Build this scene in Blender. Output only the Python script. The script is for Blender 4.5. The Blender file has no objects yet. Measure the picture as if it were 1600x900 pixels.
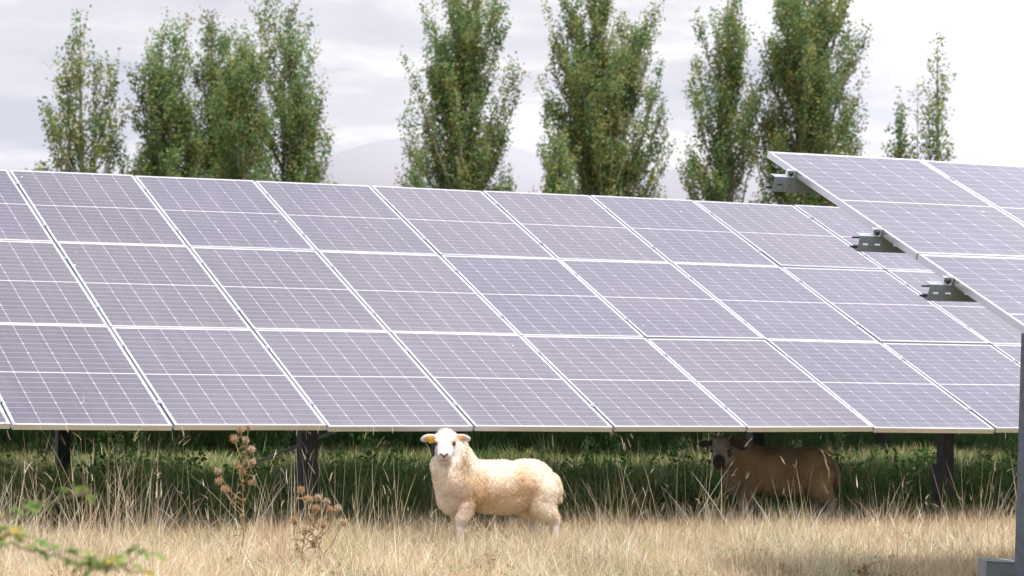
import bpy, bmesh, math, random
import numpy as np
from mathutils import Vector, Matrix, noise

R = math.radians
rng = np.random.default_rng(7)
random.seed(7)
scene = bpy.context.scene
col = scene.collection

# ------------------------------------------------------------------ camera frame
FPX = 4007.34                     # focal length in pixels of a 1600 px wide frame
YAW = 0.412977
SHIFT = 259.5
FW = np.array([math.sin(YAW), math.cos(YAW), 0.0])      # level viewing direction
RT = np.array([math.cos(YAW), -math.sin(YAW), 0.0])
UP = np.array([0.0, 0.0, 1.0])


def at(px, py, d):
    """world point that stands d metres ahead, seen at pixel (px, py) of 1600x900"""
    return d * FW + (px - 800) / FPX * d * RT - (py - 450 - SHIFT) / FPX * d * UP


def ground_z(y):
    y = np.asarray(y, float)
    z = -0.61 + 0.069 * (y - 16.12)
    return np.where(y > 33, -0.61 + 0.069 * 16.88 + 0.15 * (1 - np.exp(-(y - 33) / 6)), z)


def gz(y):
    return float(ground_z(y))


# ------------------------------------------------------------------ materials
def new_mat(name):
    m = bpy.data.materials.new(name)
    m.use_nodes = True
    nt = m.node_tree
    for n in list(nt.nodes):
        nt.nodes.remove(n)
    out = nt.nodes.new('ShaderNodeOutputMaterial')
    return m, nt, out


def N(nt, kind, **kw):
    n = nt.nodes.new(kind)
    for k, v in kw.items():
        if k in n.inputs.keys():
            n.inputs[k].default_value = v
        else:
            setattr(n, k, v)
    return n


def math_node(nt, op, a, b=None, clamp=False):
    n = nt.nodes.new('ShaderNodeMath')
    n.operation = op
    n.use_clamp = clamp
    for i, v in enumerate((a, b)):
        if v is None:
            continue
        if isinstance(v, (int, float)):
            n.inputs[i].default_value = v
        else:
            nt.links.new(v, n.inputs[i])
    return n.outputs[0]


def mix_col(nt, fac, a, b):
    n = nt.nodes.new('ShaderNodeMix')
    n.data_type = 'RGBA'
    for sock, v in ((n.inputs[0], fac), (n.inputs[6], a), (n.inputs[7], b)):
        if isinstance(v, (int, float)):
            sock.default_value = v
        elif isinstance(v, tuple):
            sock.default_value = (*v, 1.0) if len(v) == 3 else v
        else:
            nt.links.new(v, sock)
    return n.outputs[2]


def mat_leafy(name, translucent=0.35, rough=0.6, gloss=0.06):
    """blades and leaves: own colour per leaf, some light passing through"""
    m, nt, out = new_mat(name)
    at_ = N(nt, 'ShaderNodeAttribute', attribute_name='col')
    dif = N(nt, 'ShaderNodeBsdfDiffuse')
    tra = N(nt, 'ShaderNodeBsdfTranslucent')
    glo = N(nt, 'ShaderNodeBsdfGlossy', Roughness=rough)
    mx = N(nt, 'ShaderNodeMixShader', Fac=translucent)
    mx2 = N(nt, 'ShaderNodeMixShader', Fac=gloss)
    nt.links.new(at_.outputs['Color'], dif.inputs['Color'])
    nt.links.new(at_.outputs['Color'], tra.inputs['Color'])
    nt.links.new(dif.outputs[0], mx.inputs[1])
    nt.links.new(tra.outputs[0], mx.inputs[2])
    nt.links.new(mx.outputs[0], mx2.inputs[1])
    nt.links.new(glo.outputs[0], mx2.inputs[2])
    nt.links.new(mx2.outputs[0], out.inputs[0])
    return m


def mat_plain(name, color, rough=0.5, metallic=0.0, var=0.15, scale=8.0, bump=0.0, color2=None):
    m, nt, out = new_mat(name)
    b = N(nt, 'ShaderNodeBsdfPrincipled', Roughness=rough, Metallic=metallic)
    tc = N(nt, 'ShaderNodeTexCoord')
    nz = N(nt, 'ShaderNodeTexNoise', Scale=scale, Detail=5.0, Roughness=0.6)
    nt.links.new(tc.outputs['Object'], nz.inputs['Vector'])
    c2 = color2 or tuple(c * (1 - 2.2 * var) for c in color)
    rp = N(nt, 'ShaderNodeMapRange')
    rp.inputs[1].default_value = 0.3
    rp.inputs[2].default_value = 0.7
    nt.links.new(nz.outputs[0], rp.inputs[0])
    nt.links.new(mix_col(nt, rp.outputs[0], color, c2), b.inputs['Base Color'])
    if bump:
        bp = N(nt, 'ShaderNodeBump', Strength=bump, Distance=0.01)
        nt.links.new(nz.outputs[0], bp.inputs['Height'])
        nt.links.new(bp.outputs[0], b.inputs['Normal'])
    nt.links.new(b.outputs[0], out.inputs[0])
    return m


PW, PL = 1.043, 1.760             # one module
PITCH_X, PITCH_Y = 1.058, 1.775
TILT = 0.41673


def mat_cells():
    m, nt, out = new_mat('module_glass')
    tc = N(nt, 'ShaderNodeTexCoord')
    sp = N(nt, 'ShaderNodeSeparateXYZ')
    nt.links.new(tc.outputs['Object'], sp.inputs[0])
    x, y = sp.outputs[0], sp.outputs[1]
    cw = 0.1675                              # cell pitch across
    ch = 0.0853                              # half cell pitch along
    hx = 3 * cw
    # across: distance to the nearest gap between columns
    ax = math_node(nt, 'PINGPONG', x, cw / 2)           # 0 at gaps (x = k*cw)
    ax = math_node(nt, 'PINGPONG', math_node(nt, 'ADD', x, 3 * cw), cw / 2)
    yy = math_node(nt, 'SUBTRACT', math_node(nt, 'ABSOLUTE', y), 0.005)
    ay = math_node(nt, 'PINGPONG', yy, ch / 2)
    gx = math_node(nt, 'LESS_THAN', ax, 0.0017)
    gy = math_node(nt, 'LESS_THAN', ay, 0.0016)
    cham = math_node(nt, 'LESS_THAN', math_node(nt, 'ADD', ax, ay), 0.0085)
    # chamfers sit only on every second half-cell line
    ay2 = math_node(nt, 'PINGPONG', yy, ch)
    cham = math_node(nt, 'MULTIPLY', cham, math_node(nt, 'LESS_THAN', ay2, 0.03))
    mid = math_node(nt, 'LESS_THAN', yy, 0.0)
    ex = math_node(nt, 'GREATER_THAN', math_node(nt, 'ABSOLUTE', x), hx)
    ey = math_node(nt, 'GREATER_THAN', yy, ch * 10)
    w = cham
    for k in (mid, ex, ey):
        w = math_node(nt, 'MAXIMUM', w, k)
    # busbars: nine fine silver wires on each cell
    bb = math_node(nt, 'LESS_THAN', math_node(nt, 'PINGPONG', math_node(nt, 'ADD', x, 3 * cw + cw / 18), cw / 18), 0.0007)
    oi = N(nt, 'ShaderNodeObjectInfo')
    rnd = oi.outputs['Random']
    cell = mix_col(nt, rnd, (0.050, 0.050, 0.088), (0.072, 0.063, 0.086))
    # dust film, heavier in soft patches
    geo = N(nt, 'ShaderNodeNewGeometry')
    nz = N(nt, 'ShaderNodeTexNoise', Scale=0.9, Detail=6.0, Roughness=0.65)
    nt.links.new(geo.outputs['Position'], nz.inputs['Vector'])
    nz2 = N(nt, 'ShaderNodeTexNoise', Scale=55.0, Detail=2.0)
    nt.links.new(tc.outputs['Object'], nz2.inputs['Vector'])
    dust = math_node(nt, 'MULTIPLY', math_node(nt, 'ADD', nz.outputs[0], math_node(nt, 'MULTIPLY', nz2.outputs[0], 0.25)), 0.235, True)
    runs = N(nt, 'ShaderNodeTexNoise', Scale=1.0, Detail=4.0, Roughness=0.6)
    mp = N(nt, 'ShaderNodeMapping')
    mp.inputs['Scale'].default_value = (16.0, 0.9, 1.0)
    nt.links.new(geo.outputs['Position'], mp.inputs['Vector'])
    nt.links.new(mp.outputs[0], runs.inputs['Vector'])
    edge = N(nt, 'ShaderNodeMapRange')
    edge.inputs[1].default_value, edge.inputs[2].default_value = -PL / 2 + 0.10, -PL / 2 + 0.01
    nt.links.new(y, edge.inputs[0])
    extra = math_node(nt, 'ADD', math_node(nt, 'MULTIPLY', edge.outputs[0], math_node(nt, 'MULTIPLY', runs.outputs[0], 0.30)), math_node(nt, 'MULTIPLY', math_node(nt, 'SUBTRACT', runs.outputs[0], 0.5), 0.16))
    dust = math_node(nt, 'ADD', dust, extra, True)
    cell = mix_col(nt, math_node(nt, 'MULTIPLY', bb, 0.35), cell, (0.45, 0.43, 0.48))
    cell = mix_col(nt, dust, cell, (0.36, 0.325, 0.40))
    white = (0.60, 0.59, 0.65)
    colr = mix_col(nt, math_node(nt, 'MAXIMUM', gx, gy), cell, (0.44, 0.42, 0.49))
    colr = mix_col(nt, w, colr, white)
    # a few droppings
    vo = N(nt, 'ShaderNodeTexVoronoi', Scale=2.3)
    nt.links.new(geo.outputs['Position'], vo.inputs['Vector'])
    drop = math_node(nt, 'LESS_THAN', math_node(nt, 'ADD', vo.outputs['Distance'], math_node(nt, 'MULTIPLY', nz2.outputs[0], 0.03)), 0.036)
    colr = mix_col(nt, drop, colr, (0.75, 0.74, 0.72))
    b = N(nt, 'ShaderNodeBsdfPrincipled', Roughness=0.16)
    b.inputs['IOR'].default_value = 1.68
    nt.links.new(colr, b.inputs['Base Color'])
    nt.links.new(math_node(nt, 'ADD', math_node(nt, 'MULTIPLY', dust, 0.25), 0.10), b.inputs['Roughness'])
    nt.links.new(b.outputs[0], out.inputs[0])
    return m


def mat_ground():
    m, nt, out = new_mat('meadow_soil')
    geo = N(nt, 'ShaderNodeNewGeometry')
    n1 = N(nt, 'ShaderNodeTexNoise', Scale=0.5, Detail=6.0)
    n2 = N(nt, 'ShaderNodeTexNoise', Scale=14.0, Detail=8.0, Roughness=0.7)
    for n in (n1, n2):
        nt.links.new(geo.outputs['Position'], n.inputs['Vector'])
    a = mix_col(nt, n2.outputs[0], (0.10, 0.085, 0.035), (0.34, 0.26, 0.13))
    g = mix_col(nt, n2.outputs[0], (0.035, 0.055, 0.015), (0.13, 0.16, 0.05))
    mr = N(nt, 'ShaderNodeMapRange')
    mr.inputs[1].default_value = 0.42
    mr.inputs[2].default_value = 0.6
    nt.links.new(n1.outputs[0], mr.inputs[0])
    b = N(nt, 'ShaderNodeBsdfPrincipled', Roughness=0.95)
    nt.links.new(mix_col(nt, mr.outputs[0], a, g), b.inputs['Base Color'])
    bp = N(nt, 'ShaderNodeBump', Strength=0.6, Distance=0.05)
    nt.links.new(n2.outputs[0], bp.inputs['Height'])
    nt.links.new(bp.outputs[0], b.inputs['Normal'])
    nt.links.new(b.outputs[0], out.inputs[0])
    return m


def mat_fleece(name, gain=1.0):
    m, nt, out = new_mat(name)
    at_ = N(nt, 'ShaderNodeAttribute', attribute_name='col')
    tc = N(nt, 'ShaderNodeTexCoord')
    nz = N(nt, 'ShaderNodeTexNoise', Scale=22.0, Detail=6.0, Roughness=0.7)
    nt.links.new(tc.outputs['Object'], nz.inputs['Vector'])
    c = mix_col(nt, math_node(nt, 'MULTIPLY', math_node(nt, 'SUBTRACT', nz.outputs[0], 0.48, True), 0.6, True), at_.outputs['Color'], (0.52 * gain, 0.38 * gain, 0.24 * gain))
    b = N(nt, 'ShaderNodeBsdfPrincipled', Roughness=0.9)
    b.inputs['Specular IOR Level'].default_value = 0.15
    b.inputs['Sheen Weight'].default_value = 0.25
    b.inputs['Sheen Roughness'].default_value = 0.6
    nt.links.new(c, b.inputs['Base Color'])
    n3 = N(nt, 'ShaderNodeTexNoise', Scale=120.0, Detail=3.0)
    nt.links.new(tc.outputs['Object'], n3.inputs['Vector'])
    bp = N(nt, 'ShaderNodeBump', Strength=0.5, Distance=0.006)
    nt.links.new(n3.outputs[0], bp.inputs['Height'])
    nt.links.new(bp.outputs[0], b.inputs['Normal'])
    nt.links.new(b.outputs[0], out.inputs[0])
    return m


M = {
    'cells': mat_cells(),
    'alu': mat_plain('anodised_aluminium', (0.80, 0.83, 0.89), 0.33, 0.85, 0.03, 3.0),
    'galv': mat_plain('galvanised_steel', (0.42, 0.48, 0.57), 0.5, 0.3, 0.10, 30.0, color2=(0.31, 0.35, 0.41)),
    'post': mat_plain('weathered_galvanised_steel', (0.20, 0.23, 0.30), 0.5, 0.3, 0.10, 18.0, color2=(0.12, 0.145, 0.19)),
    'dark': mat_plain('dark_bolt_steel', (0.05, 0.05, 0.055), 0.5, 0.5, 0.1),
    'ground': mat_ground(),
    'grass': mat_leafy('dry_grass_blades', 0.35, 0.5, 0.05),
    'green': mat_leafy('green_blades', 0.35, 0.5, 0.04),
    'leaf': mat_leafy('poplar_leaves', 0.48, 0.6, 0.02),
    'bark': mat_plain('poplar_bark', (0.30, 0.27, 0.22), 0.9, 0.0, 0.18, 6.0, 0.4),
    'stem': mat_plain('dry_thistle_stem', (0.36, 0.24, 0.13), 0.85, 0.0, 0.15, 30.0),
    'bstem': mat_plain('bramble_stem', (0.20, 0.14, 0.10), 0.8, 0.0, 0.15, 30.0),
    'membrane': mat_plain('white_roof_membrane', (0.315, 0.315, 0.365), 0.8, 0.0, 0.01, 0.05),
    'post_shaded': mat_plain('shaded_galvanised_steel', (0.075, 0.085, 0.11), 0.6, 0.25, 0.10, 18.0, color2=(0.045, 0.052, 0.068)),  # copy of the post steel, shade under the tables put into its colour
    'concrete': mat_plain('grey_slab', (0.36, 0.39, 0.43), 0.85, 0.1, 0.12, 14.0, 0.2),
    'eye': mat_plain('eye', (0.02, 0.014, 0.01), 0.12),
    'nose': mat_plain('nose_skin', (0.085, 0.055, 0.055), 0.6, 0.0, 0.1, 40.0),
    'mouth': mat_plain('lip_skin', (0.38, 0.20, 0.19), 0.7, 0.0, 0.05, 40.0),
    'tag': mat_plain('yellow_plastic', (0.80, 0.52, 0.02), 0.45, 0.0, 0.03),
}
M['fleece_cream'] = mat_fleece('cream_fleece', 1.0)
M['fleece_brown'] = mat_fleece('grubby_fleece', 0.5)


# ------------------------------------------------------------------ mesh helpers
def link(o, parent=None):
    col.objects.link(o)
    if parent is not None:
        o.parent = parent
    return o


def tag(o, label=None, cat=None, group=None, kind=None):
    for k, v in (('label', label), ('category', cat), ('group', group), ('kind', kind)):
        if v:
            o[k] = v
    return o


def empty(name, loc=(0, 0, 0), rz=0.0):
    o = bpy.data.objects.new(name, None)
    o.empty_display_size = 0.2
    o.location = loc
    o.rotation_euler = (0, 0, rz)
    return link(o)


def np_mesh(name, V, F, mat, cols=None, parent=None, smooth=False):
    """V (n,3), F (m,k) constant face size, cols (n,3) per vertex"""
    V = np.ascontiguousarray(V, np.float32)
    F = np.ascontiguousarray(F, np.int32)
    me = bpy.data.meshes.new(name)
    k = F.shape[1]
    me.vertices.add(len(V))
    me.vertices.foreach_set('co', V.ravel())
    me.loops.add(F.size)
    me.loops.foreach_set('vertex_index', F.ravel())
    me.polygons.add(len(F))
    me.polygons.foreach_set('loop_start', np.arange(0, F.size, k, dtype=np.int32))
    try:
        me.polygons.foreach_set('loop_total', np.full(len(F), k, np.int32))
    except Exception:
        pass
    me.update(calc_edges=True)
    if smooth:
        me.polygons.foreach_set('use_smooth', np.ones(len(F), bool))
    if cols is not None:
        a = me.color_attributes.new('col', 'FLOAT_COLOR', 'POINT')
        c4 = np.ones((len(V), 4), np.float32)
        c4[:, :3] = cols
        a.data.foreach_set('color', c4.ravel())
    me.materials.append(mat)
    o = bpy.data.objects.new(name, me)
    return link(o, parent)


class MB:
    def __init__(self):
        self.v, self.f = [], []

    def box(self, lo, hi, mtx=None):
        b = len(self.v)
        for z in (lo[2], hi[2]):
            for x, y in ((lo[0], lo[1]), (hi[0], lo[1]), (hi[0], hi[1]), (lo[0], hi[1])):
                p = Vector((x, y, z))
                self.v.append(tuple(mtx @ p if mtx else p))
        for q in ((0, 3, 2, 1), (4, 5, 6, 7), (0, 1, 5, 4), (1, 2, 6, 5), (2, 3, 7, 6), (3, 0, 4, 7)):
            self.f.append(tuple(b + i for i in q))
        return self

    def tube(self, pts, rad, n=6, cap=True):
        pts = [Vector(p) for p in pts]
        b = len(self.v)
        for i, p in enumerate(pts):
            t = (pts[min(i + 1, len(pts) - 1)] - pts[max(i - 1, 0)])
            if t.length < 1e-9:
                t = Vector((0, 0, 1))
            t.normalize()
            a = t.orthogonal() if abs(t.z) > 0.999 else t.cross(Vector((0, 0, 1)))
            a.normalize()
            c = t.cross(a)
            r = rad[i] if hasattr(rad, '__len__') else rad
            for k in range(n):
                an = 2 * math.pi * k / n
                self.v.append(tuple(p + (a * math.cos(an) + c * math.sin(an)) * r))
        for i in range(len(pts) - 1):
            for k in range(n):
                k2 = (k + 1) % n
                self.f.append((b + i * n + k, b + i * n + k2, b + (i + 1) * n + k2, b + (i + 1) * n + k))
        if cap:
            self.f.append(tuple(b + k for k in range(n))[::-1])
            e = b + (len(pts) - 1) * n
            self.f.append(tuple(e + k for k in range(n)))
        return self

    def ell(self, c, r, rot=None, nu=14, nv=10):
        b = len(self.v)
        c = Vector(c)
        rot = rot or Matrix.Identity(3)
        self.v.append(tuple(c + rot @ Vector((0, 0, r[2]))))
        for j in range(1, nv):
            th = math.pi * j / nv
            for i in range(nu):
                ph = 2 * math.pi * i / nu
                self.v.append(tuple(c + rot @ Vector((r[0] * math.sin(th) * math.cos(ph), r[1] * math.sin(th) * math.sin(ph), r[2] * math.cos(th)))))
        self.v.append(tuple(c + rot @ Vector((0, 0, -r[2]))))
        e = len(self.v) - 1
        for i in range(nu):
            i2 = (i + 1) % nu
            self.f.append((b, b + 1 + i, b + 1 + i2))
            for j in range(nv - 2):
                p = b + 1 + j * nu
                self.f.append((p + i, p + nu + i, p + nu + i2, p + i2))
            p = b + 1 + (nv - 2) * nu
            self.f.append((p + i, e, p + i2))
        return self

    def build(self, name, mat, parent=None, smooth=False, bevel=0.0):
        me = bpy.data.meshes.new(name)
        me.from_pydata(self.v, [], self.f)
        if bevel:
            bm = bmesh.new()
            bm.from_mesh(me)
            bmesh.ops.bevel(bm, geom=bm.edges[:], offset=bevel, segments=1, affect='EDGES')
            bm.to_mesh(me)
            bm.free()
        if smooth:
            me.polygons.foreach_set('use_smooth', np.ones(len(me.polygons), bool))
        me.update()
        me.materials.append(mat)
        return link(bpy.data.objects.new(name, me), parent)


# ------------------------------------------------------------------ ground
def axis(lo, hi, fine_lo, fine_hi, step):
    a = np.arange(fine_lo, fine_hi + 1e-6, step)
    l = fine_lo - np.geomspace(1, fine_lo - lo, 14) if lo < fine_lo else []
    h = fine_hi + np.geomspace(1, hi - fine_hi, 16)
    return np.concatenate([np.sort(l), a, h])


gx = axis(-2500, 2500, -6, 40, 0.5)
gy = axis(-400, 3000, 0, 44, 0.5)
GX, GY = np.meshgrid(gx, gy)
GZ = ground_z(np.maximum(GY, -30))
wob = np.array([[noise.noise(Vector((x * .6, y * .6, 0))) for x in gx] for y in gy]) * 0.035
GZ = GZ + wob - 0.03
nxg, nyg = len(gx), len(gy)
idx = np.arange(nxg * nyg).reshape(nyg, nxg)
quads = np.stack([idx[:-1, :-1], idx[:-1, 1:], idx[1:, 1:], idx[1:, :-1]], -1).reshape(-1, 4)
g = np_mesh('ground', np.stack([GX, GY, GZ], -1).reshape(-1, 3), quads, M['ground'], smooth=True)
tag(g, 'sloping meadow ground under the panels', kind='structure')


# ------------------------------------------------------------------ solar tables
def frame_mb():
    m = MB()
    w, l, t, h = PW / 2, PL / 2, 0.010, 0.038
    m.box((-w, -l, -h), (-w + t, l, 0))
    m.box((w - t, -l, -h), (w, l, 0))
    m.box((-w + t, -l, -h), (w - t, -l + t, 0))
    m.box((-w + t, l - t, -h), (w - t, l, 0))
    return m


glass_mb = MB().box((-PW / 2 + 0.0101, -PL / 2 + 0.0101, -0.009), (PW / 2 - 0.0101, PL / 2 - 0.0101, -0.0025))
proto_glass = glass_mb.build('solar_panel', M['cells'])
proto_frame = frame_mb().build('frame', M['alu'], bevel=0.0012)
pc = MB().box((-.016, -.022, .0022), (.016, .022, .0050)).box((-.0055, -.022, -.030), (.0055, .022, .0018)).tube([(0, 0, .0051), (0, 0, .0105)], .0065, 6).build('mid_clamp', M['galv'])
GLASS_ME, FRAME_ME, CLAMP_ME = proto_glass.data, proto_frame.data, pc.data
for o in (proto_glass, proto_frame, pc):
    bpy.data.objects.remove(o)


def slot_plate(L0, L1, h, th, slots, y0):
    """upright plate in x-z with real slot holes; slots = (x0, x1, z0, z1)"""
    xs = sorted({L0, L1, *[s for q in slots for s in q[:2]]})
    zs = sorted({-h, 0.0, *[s for q in slots for s in q[2:]]})
    bm = bmesh.new()
    vs = {(i, j): bm.verts.new((x, y0, z)) for i, x in enumerate(xs) for j, z in enumerate(zs)}
    for i in range(len(xs) - 1):
        for j in range(len(zs) - 1):
            cx, cz = (xs[i] + xs[i + 1]) / 2, (zs[j] + zs[j + 1]) / 2
            if any(a < cx < b and c < cz < d for a, b, c, d in slots):
                continue
            bm.faces.new((vs[i, j], vs[i + 1, j], vs[i + 1, j + 1], vs[i, j + 1]))
    bmesh.ops.delete(bm, geom=[v for v in bm.verts if not v.link_faces], context='VERTS')
    bmesh.ops.solidify(bm, geom=bm.faces[:], thickness=th)
    out = MB()
    bm.verts.index_update()
    out.v = [tuple(v.co) for v in bm.verts]
    out.f = [tuple(v.index for v in f.verts) for f in bm.faces]
    bm.free()
    return out


def solar_table(label, x0, y0, z0, c0, c1, posts, stub=0.06, detail=False, group=None, steel='post_shaded'):
    """root stands at the lower edge, column line 0; posts = list of dicts in world metres"""
    root = empty('solar_table', (x0, y0, z0))
    tag(root, label, 'solar panels', group)
    tilt = Matrix.Rotation(TILT, 4, 'X')
    for c in range(c0, c1):
        for r in range(3):
            p = bpy.data.objects.new('solar_panel', GLASS_ME)
            link(p, root)
            jit = Matrix.Rotation(random.gauss(0, 0.003), 4, 'X') @ Matrix.Rotation(random.gauss(0, 0.003), 4, 'Y')
            p.matrix_local = tilt @ Matrix.Translation(((c + .5) * PITCH_X, (r + .5) * PITCH_Y, random.gauss(0, .0008))) @ jit
            f = bpy.data.objects.new('frame', FRAME_ME)
            link(f, p)
    for c in range(c0 + 1, c1):
        for r in range(3):
            for fr in (0.21, 0.79):
                k = bpy.data.objects.new('mid_clamp', CLAMP_ME)
                link(k, root)
                k.matrix_local = tilt @ Matrix.Translation((c * PITCH_X, r * PITCH_Y + 0.01 + fr * PL, 0.0))
    xl, xr = c0 * PITCH_X - stub, c1 * PITCH_X + stub
    PH = 0.090
    for r in range(3):
        for fr in (0.21, 0.79):
            s = r * PITCH_Y + 0.01 + fr * PL
            slots = []
            if detail:
                a = xl + 0.022
                slots = [(a + 0.005, a + 0.040, -0.053, -0.042), (a + 0.080, a + 0.115, -0.053, -0.042), (a + .20, a + .24, -.053, -.042)]
            pm = slot_plate(xl, xr, PH, 0.0025, slots, 0.0)
            pm.box((xl, 0.0026, -0.003), (xr, 0.055, 0.0))
            pm.box((xl, 0.0026, -PH), (xr, 0.055, -PH + 0.003))
            pm.box((xl, 0.052, -PH + 0.0031), (xr, 0.055, -PH + 0.02))
            pu = pm.build('purlin', M['galv'], root)
            pu.matrix_local = tilt @ Matrix.Translation((0, s, -0.0395))
            if detail:
                k = MB()
                e = c0 * PITCH_X
                k.box((e - 0.036, -0.03, 0.0), (e - 0.0012, 0.03, 0.004))
                k.box((e - 0.008, -0.03, 0.0041), (e - 0.0012, 0.03, 0.043))
                k.box((e - 0.034, -0.0, 0.0041), (e - 0.0081, 0.028, 0.034))
                k.box((e - 0.008, -0.03, 0.0431), (e + 0.011, 0.03, 0.046))
                cl = k.build('end_clamp', M['alu'], root, bevel=0.0008)
                cl.matrix_local = tilt @ Matrix.Translation((0, s + .02, -0.0395))
                h = MB()
                h.tube([(e - 0.026, -0.032, 0.02), (e - 0.026, -0.002, 0.02)], 0.011, 8)
                hb = h.build('clamp_bolt', M['dark'], cl, smooth=False)
                for zz in (-0.016, -0.070):
                    b = MB().tube([(xl - 0.035, 0.02, zz), (xl + 0.02, 0.02, zz)], 0.0055, 8)
                    bo = b.build('bolt', M['dark'], pu)
    # rafters and posts
    for q in posts:
        px, slope_lo, slope_hi = q['x'] - x0, q.get('lo', 0.5), q.get('hi', 4.8)
        if q.get('rafter', True):
            rf = MB().box((px - .03, slope_lo, -0.0395 - PH - .112), (px + .03, slope_hi, -0.0395 - PH - .002)).build('rafter', M['post'], root, bevel=.003)
            rf.matrix_local = tilt
        for (py, w, dx) in q['feet']:
            yl = py - y0
            top = yl * math.tan(TILT) - (0.0395 + PH + .06) / math.cos(TILT)
            bot = gz(py) - z0 - 0.35
            m = MB()
            t = 0.005
            # open C section, web to the side and flanges front and back
            m.box((px - w / 2, yl - .05, bot), (px - w / 2 + t, yl + .05, top))
            m.box((px - w / 2 + t, yl - .05, bot), (px + w / 2, yl - .05 + t, top))
            m.box((px - w / 2 + t, yl + .05 - t, bot), (px + w / 2, yl + .05, top))
            if q.get('lean'):
                m.v = [(v[0] + q['lean'] * (v[2] - (gz(py) - z0)), v[1], v[2]) for v in m.v]
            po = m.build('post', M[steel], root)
            if dx:
                pl = MB().box((px + dx - .032, yl - .062, bot), (px + dx + .032, yl + .04, gz(py) - z0 + .46))
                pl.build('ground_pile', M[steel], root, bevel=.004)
        for (pa, pb) in q.get('braces', ()):
            a = Vector(pa) - Vector((x0, y0, z0))
            b = Vector(pb) - Vector((x0, y0, z0))
            MB().tube([a, b], 0.011, 6).build('brace', M['galv'], root)
    return root


# table across the picture
P0 = (4.67036, 16.12134, 0.18738)
sy = lambda v: P0[1] + v


def col_at(px, y):
    """world X where the ray through pixel column px meets plane Y=y"""
    t = (px - 800) / FPX
    v = FW + t * RT
    return float(v[0] / v[1] * y)


br_a = at(395, 724, 17.9)
br_b = at(540, 668, 18.6)
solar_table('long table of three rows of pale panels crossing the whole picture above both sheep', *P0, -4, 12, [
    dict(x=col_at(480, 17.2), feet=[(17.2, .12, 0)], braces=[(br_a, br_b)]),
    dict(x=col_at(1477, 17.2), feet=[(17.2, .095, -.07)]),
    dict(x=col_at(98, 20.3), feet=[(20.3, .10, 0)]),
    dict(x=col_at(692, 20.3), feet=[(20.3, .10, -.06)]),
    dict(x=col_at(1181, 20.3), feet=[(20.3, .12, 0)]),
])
# table nearer the camera, its free end in view
NX, NY, NZ = 7.43, 8.36, -0.372
npx = col_at(1597, 12.0)
solar_table('nearer table of panels with its free sloping end and purlin stubs showing', NX, NY, NZ, 0, 7, [
    dict(x=npx, feet=[(12.0, .05, .0)], lean=.035),
    dict(x=npx + 3.4, feet=[(9.3, .07, 0), (12.0, .07, 0)]),
], stub=0.125, detail=True, steel='post')
# next table up the slope, only its underside and legs can be seen below the long one
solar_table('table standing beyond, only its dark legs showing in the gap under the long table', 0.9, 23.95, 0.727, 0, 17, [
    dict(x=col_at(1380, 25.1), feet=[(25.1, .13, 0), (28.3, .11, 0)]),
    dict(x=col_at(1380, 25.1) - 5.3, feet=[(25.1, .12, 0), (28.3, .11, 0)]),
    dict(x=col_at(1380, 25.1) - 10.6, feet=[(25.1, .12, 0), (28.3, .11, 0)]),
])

# grey slab at the foot of the near post
sl = at(1563, 877, 14.6)
ms = MB()
ms.box((-.105, -.09, -.42), (.105, .09, 0))
ms.box((-.105, -.094, .0005), (.105, .094, .007))
slab = ms.build('footing_slab', M['concrete'], bevel=.004)
slab.location = sl
slab.rotation_euler = (R(4), R(3), -YAW + R(4))
tag(slab, 'low grey slab half hidden in dry grass beside the near steel post', 'slab')


# ------------------------------------------------------------------ blades
def blades(P, H, W, lean, az, curl, C, seg=3, face=None, tipcol=None, base_w=1.0):
    """ribbons: P (n,3) roots, H length, W width, lean from upright, az lean direction, curl extra lean at the tip"""
    n = len(P)
    face = rng.uniform(0, 2 * np.pi, n) if face is None else face
    wx, wy = np.cos(face), np.sin(face)
    V = np.zeros((n, (seg + 1) * 2, 3))
    cur = P.copy()
    step = H / seg
    for s in range(seg + 1):
        t = s / seg
        wd = W * (base_w * (1 - t) + 0.12 * t if s == seg else (1 - 0.45 * t) * (base_w if s == 0 else 1)) * 0.5
        V[:, 2 * s] = cur - np.stack([wx * wd, wy * wd, 0 * wd], -1)
        V[:, 2 * s + 1] = cur + np.stack([wx * wd, wy * wd, 0 * wd], -1)
        an = lean + curl * (t + .5 / seg)
        cur = cur + np.stack([np.sin(an) * np.cos(az), np.sin(an) * np.sin(az), np.cos(an)], -1) * step[:, None]
    k = (seg + 1) * 2
    base = (np.arange(n) * k)[:, None]
    F = np.concatenate([base + np.array([[2 * s, 2 * s + 1, 2 * s + 3, 2 * s + 2]]) for s in range(seg)], 0)
    CC = np.repeat(C[:, None, :], k, 1)
    return V.reshape(-1, 3), F, CC.reshape(-1, 3), cur


def leaves(P, size, C, up=0.0, aspect=1.5):
    """diamond leaves of random attitude"""
    n = len(P)
    d = rng.normal(size=(n, 3))
    d[:, 2] += up
    d /= np.linalg.norm(d, axis=1)[:, None]
    e = rng.normal(size=(n, 3))
    e -= (e * d).sum(1)[:, None] * d
    e /= np.linalg.norm(e, axis=1)[:, None]
    s = np.asarray(size)[:, None] if np.ndim(size) else np.full((n, 1), size)
    V = np.stack([P - d * s * .5, P + e * s * .5 / aspect, P + d * s * .5, P - e * s * .5 / aspect], 1)
    F = np.arange(n * 4).reshape(n, 4)
    return V.reshape(-1, 3), F, np.repeat(C, 4, 0)


def cat(*parts):
    V, F, C, o = [], [], [], 0
    for p in parts:
        V.append(p[0]); F.append(p[1] + o); C.append(p[2]); o += len(p[0])
    return np.concatenate(V), np.concatenate(F), np.concatenate(C)


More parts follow.
